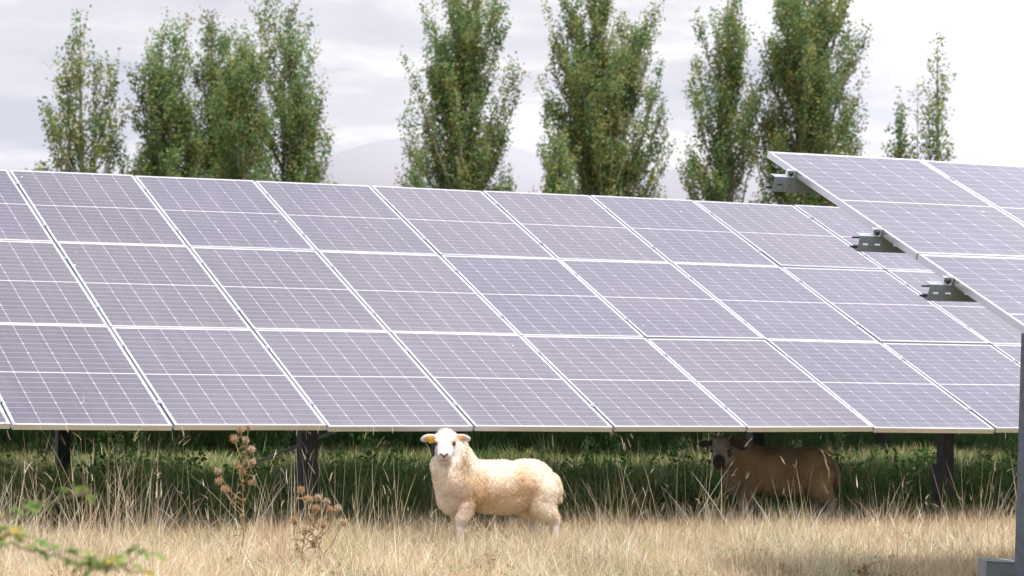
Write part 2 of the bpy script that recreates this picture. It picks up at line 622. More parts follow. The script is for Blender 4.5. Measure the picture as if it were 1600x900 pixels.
def field(n, ya, yb, margin=1.2, lat=None):
    """n random ground points with Y in ya..yb inside the view plus a margin"""
    out = []
    got = 0
    while got < n:
        y = rng.uniform(ya, yb, n)
        x = rng.uniform(-2, 20, n)
        d = x * FW[0] + y * FW[1]
        l = x * RT[0] + y * RT[1]
        a, b = (-.2, .2) if lat is None else lat
        ok = (l > a * d - margin) & (l < b * d + margin)
        q = np.stack([x[ok], y[ok]], -1)
        out.append(q)
        got += len(q)
    q = np.concatenate(out)[:n]
    return np.concatenate([q, (ground_z(q[:, 1]) - .035)[:, None]], 1)


def px_of(P):
    d = P[:, 0] * FW[0] + P[:, 1] * FW[1]
    l = P[:, 0] * RT[0] + P[:, 1] * RT[1]
    return 800 + FPX * l / d


def snoise(P, s, off=0.0):
    return np.array([noise.noise(Vector((p[0] * s + off, p[1] * s, off))) for p in P])


def palette(n, cols, w, jit=0.12):
    cols = np.array(cols)
    i = rng.choice(len(cols), n, p=np.array(w) / np.sum(w))
    return np.clip(cols[i] * rng.normal(1, jit, (n, 1)) * rng.normal(1, .04, (n, 3)), .005, .95)


STRAW = [(.76, .62, .44), (.88, .77, .59), (.56, .41, .25), (.74, .60, .43), (.48, .45, .21)]
GREEN = [(.085, .20, .055), (.13, .26, .075), (.065, .145, .050), (.20, .29, .09), (.38, .33, .16)]

def tussocks(n_t, ya, yb, per, hr_, wr, cols, wts, rad=.10, lean0=.28, keep=None):
    """separate clumps of grass, every clump with its own height and hue"""
    T = field(n_t, ya, yb)
    if keep is not None:
        T = T[keep(T)]
    m_ = len(T)
    cid = np.repeat(np.arange(m_), per)
    k_ = len(cid)
    a_ = rng.uniform(0, 6.28, k_)
    rr = rad * np.sqrt(rng.random(k_)) * rng.uniform(.5, 1.4, m_)[cid]
    Q = T[cid] + np.stack([rr * np.cos(a_), rr * np.sin(a_), 0 * a_], -1)
    H_ = rng.uniform(*hr_, m_)[cid] * rng.uniform(.45, 1.1, k_)
    hue = palette(m_, cols, wts, .16)[cid] * rng.normal(1, .13, (k_, 1))
    ln = np.abs(rng.normal(0, .12, k_)) + lean0 * rr / rad
    return blades(Q, H_, rng.uniform(*wr, k_), ln, a_ + rng.normal(0, .5, k_), rng.normal(.55, .5, k_), np.clip(hue, .01, .93), seg=4)[:3]


# short dry meadow in front of and around the sheep
n = 150000
P = field(n, 13.0, 17.1)
h = rng.uniform(.05, .21, n) * (1 + .35 * np.clip(snoise(P, .9), -1, 1))
C = palette(n, STRAW, [4, 3, 3, 3, 1.2])
gr = np.clip((snoise(P, 1.1, 5.3) - .12) * 1.6, 0, .42) * (P[:, 1] < 15.6)
isg = rng.random(n) < gr
C[isg] = palette(int(isg.sum()), [(.20, .26, .06), (.32, .34, .10), (.13, .19, .05)], [1, 1, 1])
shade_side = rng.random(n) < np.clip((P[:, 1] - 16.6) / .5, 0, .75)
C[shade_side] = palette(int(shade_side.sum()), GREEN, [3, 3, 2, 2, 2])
C = np.clip(C * (1 + .30 * snoise(P, 1.7, 3.1) + .18 * snoise(P, 6.0, 1.1))[:, None], .02, .95)
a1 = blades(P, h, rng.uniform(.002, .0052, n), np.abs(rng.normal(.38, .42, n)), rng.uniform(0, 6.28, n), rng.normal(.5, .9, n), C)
n = 60000
P = field(n, 13.0, 17.0)
P[:, 2] += rng.uniform(.02, .10, n)
C = palette(n, STRAW[:4], [3, 5, 2, 3], .2)
a1t = blades(P, rng.uniform(.08, .26, n), rng.uniform(.002, .0048, n), rng.normal(1.0, .3, n), rng.uniform(0, 6.28, n), rng.normal(.3, .7, n), C)
patch = np.repeat(1 + .28 * snoise(P, 1.7, 3.1), 8)[:, None]
tus = tussocks(330, 13.2, 16.9, 110, (.12, .33), (.002, .0045), STRAW + [(.30, .34, .12)], [3, 4, 3, 3, 2, 1.5], .12, .45)
a1 = cat(a1[:3], (a1t[0], a1t[1], np.clip(a1t[2] * patch, .02, .92)), tus)
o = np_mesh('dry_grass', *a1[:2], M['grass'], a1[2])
tag(o, 'short straw coloured meadow grass in the sun', 'grass', kind='stuff')

# tall bleached stalks with seed heads
n = 11500
P = field(n, 13.2, 17.0, 1.0)
px = px_of(P)
dens = .10 + .85 * np.exp(-((px - 165) / 60) ** 2) + .32 * np.exp(-((px - 430) / 90) ** 2) + .25 * np.exp(-((px - 620) / 70) ** 2) + .18 * np.exp(-((px - 960) / 150) ** 2) + .22 * np.exp(-((px - 1180) / 120) ** 2) + .25 * np.exp(-((px - 1530) / 50) ** 2) + .25 * np.exp(-((px - 0) / 60) ** 2)
dens *= np.clip(.75 + snoise(P, 2.2, 9.1), .25, 1.5)
dens *= 1 - .65 * np.exp(-((px - 1215) / 95) ** 4)
P = P[rng.random(n) < dens * .40]
n = len(P)
px = px_of(P)
h = rng.uniform(.24, .74, n) + .16 * np.exp(-((px - 165) / 90) ** 2) * rng.random(n) + .08 * (px < 700) * rng.random(n)
# keep the animals and their faces mostly clear
near1 = (np.abs(px - 770) < 125) & (P[:, 1] < 16.0)
h[near1] *= .5
C = palette(n, [(.80, .69, .53), (.90, .82, .66), (.62, .48, .31), (.50, .44, .22)], [4, 3, 2, 1])
lean = np.abs(rng.normal(.10, .36, n))
az = rng.uniform(0, 6.28, n)
curl = rng.normal(.12, .25, n)
a2 = blades(P, h, rng.uniform(.0023, .0036, n), lean, az, curl, C, seg=5, base_w=1.1)
a2b = blades(P, h, rng.uniform(.0018, .0030, n), lean, az, curl, C, seg=5, face=rng.uniform(0, 6.28, n))
# seed heads on the tips
k = rng.random(n) < .5
tip = a2[3][k] - np.array([0, 0, .01])
nk = len(tip)
hd = []
for rep in range(2):
    L = rng.uniform(.04, .10, nk)
    st = tip + rng.normal(0, .003, (nk, 3)) - np.array([0, 0, .02])
    an = lean[k] + curl[k] * 1.1 + rng.normal(0, .12, nk)
    hd.append(blades(st, L, rng.uniform(.0022, .0048, nk), an, az[k] + rng.normal(0, .2, nk), rng.normal(.5, .4, nk), C[k] * .92, seg=5, base_w=.4)[:3])
tl = tussocks(110, 14.2, 16.9, 46, (.32, .62), (.002, .0036), [(.80, .69, .53), (.88, .79, .62), (.60, .47, .30)], [2, 2, 1], .10, .35, keep=lambda T: rng.random(len(T)) < np.where(px_of(T) < 330, .75, np.where(np.abs(px_of(T) - 775) < 130, .0, .22)))
a = cat(a2[:3], a2b[:3], tl, *hd)
# low green herbs among the dry blades
P2 = field(16000, 13.0, 15.6)
P2 = P2[snoise(P2, 1.3, 21.7) > .22]
P2[:, 2] += rng.uniform(.03, .13, len(P2))
low = leaves(P2, rng.uniform(.018, .04, len(P2)), palette(len(P2), [(.17, .27, .07), (.24, .32, .08), (.11, .20, .05)], [2, 2, 1]), .3)
lo_ = np_mesh('ground_herbs', *low[:2], M['green'], low[2])
tag(lo_, 'low green herbs among the dry blades', 'herbs', kind='stuff')
o = np_mesh('tall_grass', *a[:2], M['grass'], a[2])
tag(o, 'tall bleached grass stalks with seed heads', 'grass', kind='stuff')

# green growth in the shade under the long table
n = 70000
P = field(n, 16.9, 22.4)
px = px_of(P)
hn = snoise(P, .8, 2.2)
h = (rng.uniform(.12, .34, n)) * np.clip(.85 + 1.5 * hn, .25, 1.7) * np.clip(1.25 - (P[:, 1] - 18.5) / 5, .45, 1)
C = palette(n, GREEN, [3, 3, 3, 1.5, .5])
dry = rng.random(n) < np.clip(.50 - (px - 60) / 600, .05, .6)
C[dry] = palette(int(dry.sum()), [(.32, .27, .12), (.24, .22, .09), (.42, .34, .18)], [1, 1, 1])
b1 = blades(P, h, rng.uniform(.004, .009, n), np.abs(rng.normal(.2, .25, n)), rng.uniform(0, 6.28, n), rng.normal(.5, .5, n), C)[:3]
n = 50000
P = field(n, 17.3, 22.4)
keep = snoise(P, 1.1, 7.7) > .02
P = P[keep]
n = len(P)
P[:, 2] += rng.uniform(.03, .40, n) * np.clip(.2 + 1.6 * snoise(P, 1.1, 7.7), .1, 1.15) * np.clip(1.2 - (P[:, 1] - 18.0) / 4, .25, 1)
b2 = leaves(P, rng.uniform(.02, .042, n), palette(n, GREEN[:4], [3, 3, 2, 1.5]), .5)
b3 = tussocks(420, 16.7, 22.3, 90, (.16, .48), (.003, .007), GREEN[:4] + [(.45, .37, .20), (.33, .30, .13)], [3, 3, 2, 3, 1.5, 1.5], .16, .4)
b4 = tussocks(300, 16.8, 22.3, 60, (.25, .55), (.002, .005), [(.50, .41, .24), (.40, .35, .17), (.30, .30, .12)], [2, 2, 2], .16, .35, keep=lambda T: rng.random(len(T)) < np.clip(.75 - (px_of(T) - 60) / 500, .12, .75))
# upright leafy weeds standing in loose groups
T = field(260, 16.9, 21.5)
T = T[snoise(T, .9, 33.1) > -.05]
cid = np.repeat(np.arange(len(T)), 70)
hw = rng.uniform(.22, .58, len(T))[cid] * rng.uniform(.15, 1.0, len(cid))
Q = T[cid] + np.stack([rng.normal(0, .035, len(cid)), rng.normal(0, .035, len(cid)), hw], -1)
b5 = leaves(Q, rng.uniform(.03, .062, len(cid)), np.clip(palette(len(T), [(.09, .21, .05), (.13, .26, .07), (.20, .30, .10)], [2, 2, 1], .15)[cid] * rng.normal(1, .12, (len(cid), 1)), .01, .9), -.2, 1.9)
a = cat(b1, b2, b3, b4, b5)
o = np_mesh('undergrowth', *a[:2], M['green'], a[2])
tag(o, 'dark green undergrowth in the shade of the panels', 'undergrowth', kind='stuff')

# sunlit strip of meadow between the tables
n = 52000
P = field(n, 22.2, 25.0)
C = palette(n, [(.60, .54, .27), (.70, .60, .36), (.36, .42, .15), (.20, .28, .09)], [3, 2, 3, 2])
pn = snoise(P, .55, 4.4)
dk = rng.random(n) < np.clip(.45 + 1.6 * snoise(P, .8, 12.4), 0, .9)
C[dk] = palette(int(dk.sum()), GREEN[:4], [3, 3, 2, 2])
h = rng.uniform(.05, .17, n) * np.clip(1 + 1.6 * pn, .5, 2.2)
b1 = blades(P, h, rng.uniform(.004, .009, n), np.abs(rng.normal(.2, .25, n)), rng.uniform(0, 6.28, n), rng.normal(.5, .5, n), C)[:3]
n = 34000
P = field(n, 24.7, 32.5)
C = palette(n, GREEN[:4], [3, 3, 3, 1])
h = rng.uniform(.22, .50, n) * (1 + .5 * snoise(P, .7, 4.9))
b2 = blades(P, h, rng.uniform(.006, .012, n), np.abs(rng.normal(.2, .25, n)), rng.uniform(0, 6.28, n), rng.normal(.5, .5, n), C)[:3]
b3 = tussocks(420, 22.0, 24.3, 80, (.06, .20), (.004, .009), [(.70, .60, .36), (.60, .54, .26), (.36, .43, .15), (.19, .28, .09)], [3, 3, 3, 3], .22, .4)
b4 = tussocks(260, 24.7, 31.0, 70, (.3, .7), (.005, .011), GREEN[:4] + [(.30, .24, .12)], [3, 3, 3, 2, 1.5], .25, .35)
a = cat(b1, b2, b3, b4)
o = np_mesh('rough_grass', *a[:2], M['green'], a[2])
tag(o, 'rough green and yellow grass beyond the long table', 'grass', kind='stuff')


# ------------------------------------------------------------------ poplars
def smooth_path(p0, ctrl, n):
    pts = [p0] + ctrl
    return pts


def poplar(name, label, base, H, Wd, nl=48, twigs=13, lv=38, seed=1, tops=1, leafsize=.098, warm=.34, low=.05, group='poplars in a row behind the panels', side=None, bare=0.0, taper=.8, thin=1.0):
    r = np.random.default_rng(seed)
    root = empty(name, base)
    tag(root, label, 'tree', group)
    tr = MB()
    paths = []                                            # (points, weight)
    for k in range(tops):
        a = r.uniform(0, 6.28)
        off = 0 if k == 0 else Wd * r.uniform(.10, .30)
        ht = H * (1 if k == 0 else r.uniform(.78, .97))
        pts = []
        for i in range(9):
            t = i / 8
            wob_ = .02 * Wd * math.sin(5 * t + k)
            pts.append(np.array([off * math.cos(a) * t ** .6 + wob_, off * math.sin(a) * t ** .6, ht * t * (.985 if t == 1 else 1)]))
        rad = [.012 * thin * H * (1 - .93 * i / 8) ** 1.0 * (1 if k == 0 else .55) + .012 for i in range(9)]
        tr.tube(pts, rad, 7)
        paths.append((pts, ht))
    limbs = []
    for i in range(nl):
        pts0, ht = paths[i % tops]
        hf = low + (.90 - low) * (max(0.0, i + r.uniform(-.5, .5)) / nl) ** .9
        hf = min(max(hf, low), .93)
        t = hf * 8
        i0 = min(int(t), 7)
        p = pts0[i0] * (1 - (t - i0)) + pts0[i0 + 1] * (t - i0)
        az = r.uniform(0, 6.28)
        prof = 1.0 if hf < .48 else (1 - (hf - .48) / .52 * .92) ** taper
        Rr = Wd * .5 * prof * r.uniform(.45, 1.05) + .12
        Lv = min(Rr * r.uniform(1.3, 2.3) + .3, (1.0 - hf) * ht * r.uniform(.85, 1.0) + .3)
        pl = [p + np.array([Rr * s ** .72 * math.cos(az), Rr * s ** .72 * math.sin(az), Lv * s]) + r.normal(0, .05, 3) * (s > 0) for s in (0, .2, .4, .6, .8, 1.0)]
        limbs.append(pl)
    if side:
        for (hf, dx, dz, n_) in side:                     # long outlying boughs seen in the picture, along the camera's right
            for q in range(n_):
                p = np.array([0, 0, hf * H])
                e = RT * dx * r.uniform(.8, 1.1) + UP * dz * r.uniform(.8, 1.15) + FW * r.uniform(-.4, .4)
                limbs.append([p + e * s * np.array([1, 1, s ** .5]) + r.normal(0, .05, 3) * (s > 0) for s in (0, .2, .4, .6, .8, 1.0)])
    for k in range(tops):                                 # leaders carry leaves too
        pts, ht = paths[k]
        for j in range(4, 8):
            limbs.append([pts[j] * (1 - s) + pts[j + 1] * s for s in (0, .2, .4, .6, .8, 1.0)])
    LP, LC = [], []
    for li, pl in enumerate(limbs):
        L = np.linalg.norm(pl[-1] - pl[0])
        r0 = (.012 + .011 * L) * thin
        tr.tube(pl, [r0 * (1 - .85 * i / 5) for i in range(6)], 5)
        if r.random() < bare:
            continue
        tone = r.uniform(-.25, .25)
        for j in range(max(3, int(twigs * min(1.3, L / 2.2 + .2)))):
            s = r.uniform(.12, 1.0) ** .8
            i0 = min(int(s * 5), 4)
            q = pl[i0] * (1 - (s * 5 - i0)) + pl[i0 + 1] * (s * 5 - i0)
            a2 = r.uniform(0, 6.28)
            tl = r.uniform(.35, .95)
            dr = np.array([math.cos(a2) * .45, math.sin(a2) * .45, 1.0]) * tl
            m = int(lv * r.uniform(.55, 1.3))
            u = r.random((m, 1))
            LP.append(q + dr * u + r.normal(0, .10, (m, 3)) * np.array([1, 1, 1.25]))
            cc = r.random()
            base_c = np.array([.170, .275, .110]) if cc > warm else np.array([.320, .325, .120])
            base_c = base_c * (1 + tone + r.uniform(-.18, .18))
            LC.append(np.clip(base_c * r.normal(1, .10, (m, 1)), .01, .6))
    LP = np.concatenate(LP)
    LC = np.concatenate(LC)
    yel = r.random(len(LP)) < .012
    LC[yel] = (.38, .28, .05)
    v, f, c = leaves(LP, r.uniform(.7, 1.3, len(LP)) * leafsize, LC, .3, 1.25)
    np_mesh('crown', v, f, M['leaf'], c, root)
    tr.build('trunk', M['bark'], root, smooth=True)
    return root


def plant(px, top, wpx, d, label, seed, **kw):
    b = at(px, 700, d)
    b[2] = gz(b[1]) - .05
    tz = at(px, top, d)[2]
    return poplar(kw.pop('name', 'poplar_tree'), label, tuple(b), tz - b[2], wpx / FPX * d, seed=seed, **kw)


plant(128, 30, 150, 92, 'thin leaved poplar standing alone at the far left', 11, nl=64, twigs=9, lv=19, tops=5, leafsize=.12, warm=.5, side=[(.50, -1.6, 1.9, 2)], bare=.1, taper=.5)
plant(255, 44, 128, 92, 'dense poplar, left edge of the thick clump, with two pointed tops', 12, nl=84, twigs=13, lv=35, tops=3, taper=.6, side=[(.45, -1.2, 2.4, 2)])
plant(333, 26, 120, 95, 'tall pointed poplar in the middle of the thick clump', 13, nl=84, twigs=14, lv=37, tops=3, taper=.7)
plant(388, 62, 105, 90, 'shorter poplar squeezed between the pointed one and the straggly edge one', 14, nl=76, twigs=13, lv=35, tops=3, taper=.65)
plant(455, 6, 140, 93, 'tallest poplar of the thick clump, straggly boughs on its right side', 15, nl=84, twigs=12, lv=30, tops=3, taper=.5, side=[(.42, 1.7, 1.7, 4), (.5, 1.0, 3.4, 2), (.36, 2.0, .9, 2)], warm=.38)
plant(724, -26, 166, 92, 'broad poplar with a small bushy sapling at its left foot', 16, nl=110, twigs=12, lv=31, tops=4, taper=.6, low=.2, side=[(.52, 1.6, 2.0, 3), (.46, 1.9, 1.2, 2)])
plant(652, 244, 62, 88, 'small bushy sapling at the left foot of a broad poplar', 17, nl=40, twigs=10, lv=24, tops=3, taper=.6, low=.3, name='sapling', group='poplar saplings')
plant(932, -34, 192, 92, 'broad dense poplar with one bough reaching out on its right', 18, nl=120, twigs=14, lv=35, tops=4, taper=.6, warm=.42, low=.2, side=[(.52, 2.2, 1.4, 3)])
plant(872, 216, 60, 87, 'young dark green poplar in front of the broad dense one', 19, nl=40, twigs=12, lv=24, tops=3, taper=.7, low=.3, name='sapling', group='poplar saplings')
plant(1140, -60, 135, 94, 'slim open poplar with sky showing through its left side', 20, nl=84, twigs=12, lv=29, tops=3, taper=.6, side=[(.44, -1.5, 2.3, 4), (.36, -1.5, 1.3, 3)], bare=.06)
plant(1268, -70, 172, 92, 'massive poplar rising just behind the free end of the nearer table', 21, nl=120, twigs=14, lv=36, tops=4, taper=.45, warm=.42, low=.2, side=[(.5, -1.7, 2.6, 3)])
plant(1408, 168, 56, 100, 'short stubby young poplar left of the bare one', 22, nl=34, twigs=9, lv=22, tops=2, taper=.7, low=.3, leafsize=.12, name='sapling', group='poplar saplings')
plant(1434, 120, 22, 100, 'nearly bare thin young poplar', 23, nl=44, twigs=4, lv=2, tops=2, taper=.6, leafsize=.10, bare=.15, thin=.14, name='sapling', group='poplar saplings')
plant(1466, 62, 66, 100, 'slender young poplar, rightmost, with a sparse crown', 24, nl=50, twigs=8, lv=15, tops=2, taper=.6, leafsize=.11, warm=.5, name='sapling', group='poplar saplings')


# ------------------------------------------------------------------ pale domes beyond the trees
def dome(px, peak_y, rpx, d, label):
    c = at(px, 700, d)
    c[2] = .6
    top = at(px, peak_y, d)[2] - .6
    rr = rpx / FPX * d
    root = empty('storage_dome', tuple(c))
    tag(root, label, 'dome', 'pale domes beyond the poplars')
    wall_h = max(1.0, top - rr * .62)
    m = MB()
    nu, nv = 64, 18
    for j in range(nv + 1):
        th = math.pi / 2 * j / nv
        for i in range(nu):
            ph = 2 * math.pi * i / nu
            m.v.append((rr * math.cos(th) * math.cos(ph), rr * math.cos(th) * math.sin(ph), wall_h + (top - wall_h) * math.sin(th)))
    for j in range(nv):
        for i in range(nu):
            i2 = (i + 1) % nu
            m.f.append((j * nu + i, j * nu + i2, (j + 1) * nu + i2, (j + 1) * nu + i))
    m.build('roof', M['membrane'], root, smooth=True)
    w = MB().tube([(0, 0, -.6), (0, 0, wall_h - .001)], [rr, rr], 64, cap=False)
    w.build('wall', M['membrane'], root, smooth=True)


dome(682, 216, 300, 300, 'large pale rounded dome half hidden behind a broad poplar')
dome(1190, 248, 330, 330, 'large pale rounded dome, lower one, behind the slim open poplar')


# ------------------------------------------------------------------ sheep
def chain(m, pts, rads, step=.018):
    for (a, b, ra, rb) in zip(pts[:-1], pts[1:], rads[:-1], rads[1:]):
        a, b = Vector(a), Vector(b)
        k = max(1, int((b - a).length / step))
        for i in range(k + 1):
            t = i / k
            r = ra * (1 - t) + rb * t
            m.ell(a.lerp(b, t), (r, r, r), nu=12, nv=8)


def sheep(label, loc, heading, head_dir, variant):
    """heading: body direction (world angle), head_dir: where the face looks"""
    root = empty('sheep', loc, heading)
    tag(root, label, 'sheep')
    m = MB()
    m.ell((.02, 0, .445), (.33, .152, .158))
    m.ell((-.22, 0, .450), (.205, .150, .158))
    m.ell((.20, 0, .445), (.18, .145, .168))
    m.ell((.30, 0, .400), (.120, .118, .145))
    m.ell((-.02, 0, .375), (.30, .125, .115))
    m.ell((-.30, 0, .385), (.12, .125, .125))
    HB = Vector((.375, .03, .728)) if variant == 0 else Vector((.455, .05, .600))
    chain(m, [(.27, 0, .46), (.33, .01, .56), tuple(HB + Vector((-.045, -.01, -.045)))], [.165, .125, .088] if variant == 0 else [.16, .118, .085])
    rel = head_dir - heading
    RH = Matrix.Rotation(rel, 3, 'Z') @ Matrix.Rotation(R(19 if variant == 0 else 24), 3, 'Y')
    HS = 1.07 if variant == 0 else 1.10                     # head size
    hp = lambda x, y, z: HB + RH @ (Vector((x, y, z)) * HS)
    hr = lambda *r_: tuple(v * HS for v in r_)
    m.ell(hp(0, 0, 0), hr(.086, .067, .078), RH)
    chain(m, [hp(.02, 0, -.010), hp(.085, 0, -.026), hp(.145, 0, -.036)], hr(.065, .054, .044), .01)
    m.ell(hp(.158, 0, -.030), hr(.030, .044, .034), RH)
    m.ell(hp(.085, 0, -.066), hr(.080, .048, .034), RH)
    for s in (-1, 1):                                       # brow ridge and cheek
        m.ell(hp(.052, s * .050, .030), hr(.030, .022, .016), RH)
        m.ell(hp(.040, s * .042, -.040), hr(.05, .026, .034), RH)
    ear_sets = []
    for s in (-1, 1):
        re = RH @ Matrix.Rotation(s * R(-14), 3, 'Z') @ Matrix.Rotation(s * R(-9 if variant == 0 else -4), 3, 'X')
        ec = hp(-.012, s * .112, .024 if variant == 0 else .034)
        m.ell(ec, hr(.011, .052, .029), re)
        m.ell(ec + re @ Vector((0, -s * .03, 0)), hr(.015, .03, .021), re)
        ear_sets.append((ec, re, s))
    # crest of the neck running into the withers
    chain(m, [(.06, 0, .49), (.20, 0, .53), tuple(HB + Vector((-.075, -.01, -.06)))], [.10, .095, .075])
    for s in (-1, 1):
        fx = .035 if s > 0 else -.02
        chain(m, [(.245, s * .075, .36), (.248 + fx * .5, s * .080, .265), (.262 + fx, s * .082, .165), (.258 + fx, s * .082, .055), (.272 + fx, s * .082, .016)], [.062, .044, .030, .0225, .029], .010)
        fx = -.02 if s > 0 else .06
        chain(m, [(-.30, s * .065, .40), (-.285 + fx * .6, s * .080, .300), (-.372 + fx, s * .086, .195), (-.365 + fx, s * .090, .055), (-.348 + fx, s * .090, .016)], [.105, .078, .036, .0235, .030], .010)
    chain(m, [(-.415, 0, .47), (-.445, 0, .41), (-.455, 0, .35)], [.045, .036, .024])
    raw = m.build('body', M['fleece_cream'])
    md = raw.modifiers.new('r', 'REMESH')
    md.mode = 'VOXEL'
    md.voxel_size = .0085
    sm = raw.modifiers.new('s', 'SMOOTH')
    sm.factor = .5
    sm.iterations = 5
    dg = bpy.context.evaluated_depsgraph_get()
    ev = raw.evaluated_get(dg)
    me = bpy.data.meshes.new_from_object(ev)
    bpy.data.objects.remove(raw)
    me.name = 'body'
    nv = len(me.vertices)
    co = np.zeros(nv * 3, np.float32)
    me.vertices.foreach_get('co', co)
    co = co.reshape(-1, 3).astype(float)
    nr = np.zeros(nv * 3, np.float32)
    me.vertices.foreach_get('normal', nr)
    nr = nr.reshape(-1, 3).astype(float)
    # where the fleece grows: not on the face, ears and shanks
    hl = (co - np.array(HB)) @ np.array(RH) / HS            # head coordinates
    face = np.clip((hl[:, 0] + .035) / .03, 0, 1) * np.clip((hl[:, 2] + .098 - .1 * np.minimum(hl[:, 0], .2)) / .02, 0, 1) * np.clip((.095 - np.abs(hl[:, 1])) / .015, 0, 1) * (np.abs(hl[:, 2]) < .13)
    ear = np.zeros(nv)
    inner = np.zeros(nv)
    for ec, re, s in ear_sets:
        el = (co - np.array(ec)) @ np.array(re) / HS
        ear = np.maximum(ear, (np.abs(el[:, 0]) < .026) & (np.abs(el[:, 1]) < .062) & (np.abs(el[:, 2]) < .036) & (s * el[:, 1] > -.048))
        inner = np.maximum(inner, (el[:, 0] > .002) & (np.abs(el[:, 1] + s * .010) < .034) & (np.abs(el[:, 2]) < .017))
    face = np.maximum(face, ear)
    leg = np.clip((.225 - co[:, 2]) / .05, 0, 1)
    wool = np.clip(1 - face - leg, 0, 1)
    dsp = np.array([noise.noise(Vector(p) * 26) * .0035 + noise.noise(Vector(p) * 60) * .003 + noise.noise(Vector(p) * 9) * .010 for p in co])
    co2 = co + nr * (dsp * wool + .010 * wool)[:, None]
    co2[:, 2] = np.maximum(co2[:, 2], 0)
    me.vertices.foreach_set('co', co2.astype(np.float32).ravel())
    fine = np.array([noise.noise(Vector(p) * 11 + Vector((3, 1, 7))) for p in co])
    big = np.array([noise.noise(Vector(p) * 5 + Vector((8, 2, 1))) for p in co])
    blob = lambda c, r: np.exp(-(((co - np.array(c)) / np.array(r)) ** 2).sum(1))
    if variant == 0:
        Cc = np.tile(np.array([.86, .785, .68]), (nv, 1))
        stain = np.array([.66, .42, .22])
        s_ = np.clip(1.0 * blob((.25, .12, .40), (.12, .2, .14)) + .75 * blob((-.17, .16, .44), (.10, .2, .16)) + .7 * blob((.1, .2, .36), (.12, .2, .15)) + .5 * blob((-.1, .1, .27), (.3, .3, .10)) + .3 * blob((-.42, .05, .38), (.1, .2, .2)) + .25 * big + .25 * fine, 0, .8)
        Cc = Cc * (1 - s_[:, None]) + stain * s_[:, None]
        brown_patch = np.clip(1.1 * blob((.285, .11, .55), (.045, .07, .085)) + .5 * blob((.20, .12, .30), (.05, .1, .05)) + .3 * fine * blob((.33, .08, .5), (.1, .1, .2)), 0, .9)  # darker brown patches at the neck fold and elbow
        Cc = Cc * (1 - brown_patch[:, None]) + np.array([.34, .23, .12]) * brown_patch[:, None]
        face_c, leg_c = np.array([.61, .56, .55]), np.array([.70, .62, .57])
    else:
        Cc = np.tile(np.array([.36, .275, .175]), (nv, 1))
        s_ = np.clip(.5 + big + .4 * fine, 0, 1)
        Cc = Cc * (1 - s_[:, None]) + np.array([.25, .185, .11]) * s_[:, None]
        pale = np.clip(blob((.40, .03, .45), (.08, .12, .12)) * .6, 0, .6)
        Cc = Cc * (1 - pale[:, None]) + np.array([.45, .38, .30]) * pale[:, None]
        face_c, leg_c = np.array([.40, .37, .35]), np.array([.42, .36, .31])
    Cc = Cc * (1 - face[:, None]) + face_c * face[:, None]
    Cc = Cc * (1 - leg[:, None]) + leg_c * leg[:, None]
    if variant == 1:                                        # dark muzzle, eye patches and ears
        dk = np.clip((hl[:, 0] - .118) / .02, 0, 1) * (face > .3)
        dk = np.maximum(dk, np.clip(1.3 - np.linalg.norm((np.abs(hl) - np.array([.055, .064, .016])) / np.array([.05, .022, .026]), axis=1), 0, 1))
        dk = np.maximum(dk, ear * .9)
        dk = np.clip(dk, 0, 1)[:, None]
        Cc = Cc * (1 - dk) + np.array([.03, .026, .026]) * dk
    else:                                                   # pink skin inside the ears, warm muzzle
        pk = inner[:, None] * .75
        Cc = Cc * (1 - pk) + np.array([.55, .33, .25]) * pk
        mz = np.clip((hl[:, 0] - .14) / .03, 0, .5)[:, None]
        Cc = Cc * (1 - mz) + np.array([.72, .60, .58]) * mz
    hoof = np.clip((.034 - co[:, 2]) / .008, 0, 1)[:, None]
    Cc = Cc * (1 - hoof) + np.array([.10, .08, .06]) * hoof
    at_ = me.color_attributes.new('col', 'FLOAT_COLOR', 'POINT')
    c4 = np.ones((nv, 4), np.float32)
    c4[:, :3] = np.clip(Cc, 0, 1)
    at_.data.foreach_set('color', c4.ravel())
    me.polygons.foreach_set('use_smooth', np.ones(len(me.polygons), bool))
    me.materials.clear()
    me.materials.append(M['fleece_cream' if variant == 0 else 'fleece_brown'])
    me.update()
    body = link(bpy.data.objects.new('body', me), root)
    # loose wool tips that soften the outline
    k = rng.choice(nv, 42000, p=wool / wool.sum())
    d = nr[k] + rng.normal(0, .38, (len(k), 3)) + np.array([0, 0, -.35])
    d /= np.linalg.norm(d, axis=1)[:, None]
    w_ = np.cross(d, rng.normal(size=d.shape))
    w_ /= np.linalg.norm(w_, axis=1)[:, None]
    L = rng.uniform(.006, .017, (len(k), 1))
    b = co2[k] - nr[k] * .002
    V = np.stack([b - w_ * .0018, b + w_ * .0018, b + d * L], 1).reshape(-1, 3)
    np_mesh('fleece', V, np.arange(len(V)).reshape(-1, 3), M['fleece_cream' if variant == 0 else 'fleece_brown'],
            np.repeat(np.clip(Cc[k] * rng.normal(1, .04, (len(k), 1)), 0, 1), 3, 0), root)
    # features of the face
    for s in (-1, 1):
        MB().ell(hp(.066, s * .056, .012), hr(.012, .0105, .0095), RH).build('eye', M['eye'], root, smooth=True)
    nm = MB()
    for s in (-1, 1):
        nm.ell(hp(.181, s * .016, -.016), hr(.010, .0125, .0050), RH @ Matrix.Rotation(s * R(24), 3, 'X'))
    nm.ell(hp(.187, 0, -.026), hr(.005, .0085, .0075), RH)
    nm.ell(hp(.184, 0, -.037), hr(.005, .0035, .010), RH)
    nm.build('nose', M['nose'], root, smooth=True)
    MB().ell(hp(.174, 0, -.055), hr(.014, .026, .0040), RH).build('mouth', M['mouth'] if variant == 0 else M['nose'], root, smooth=True)
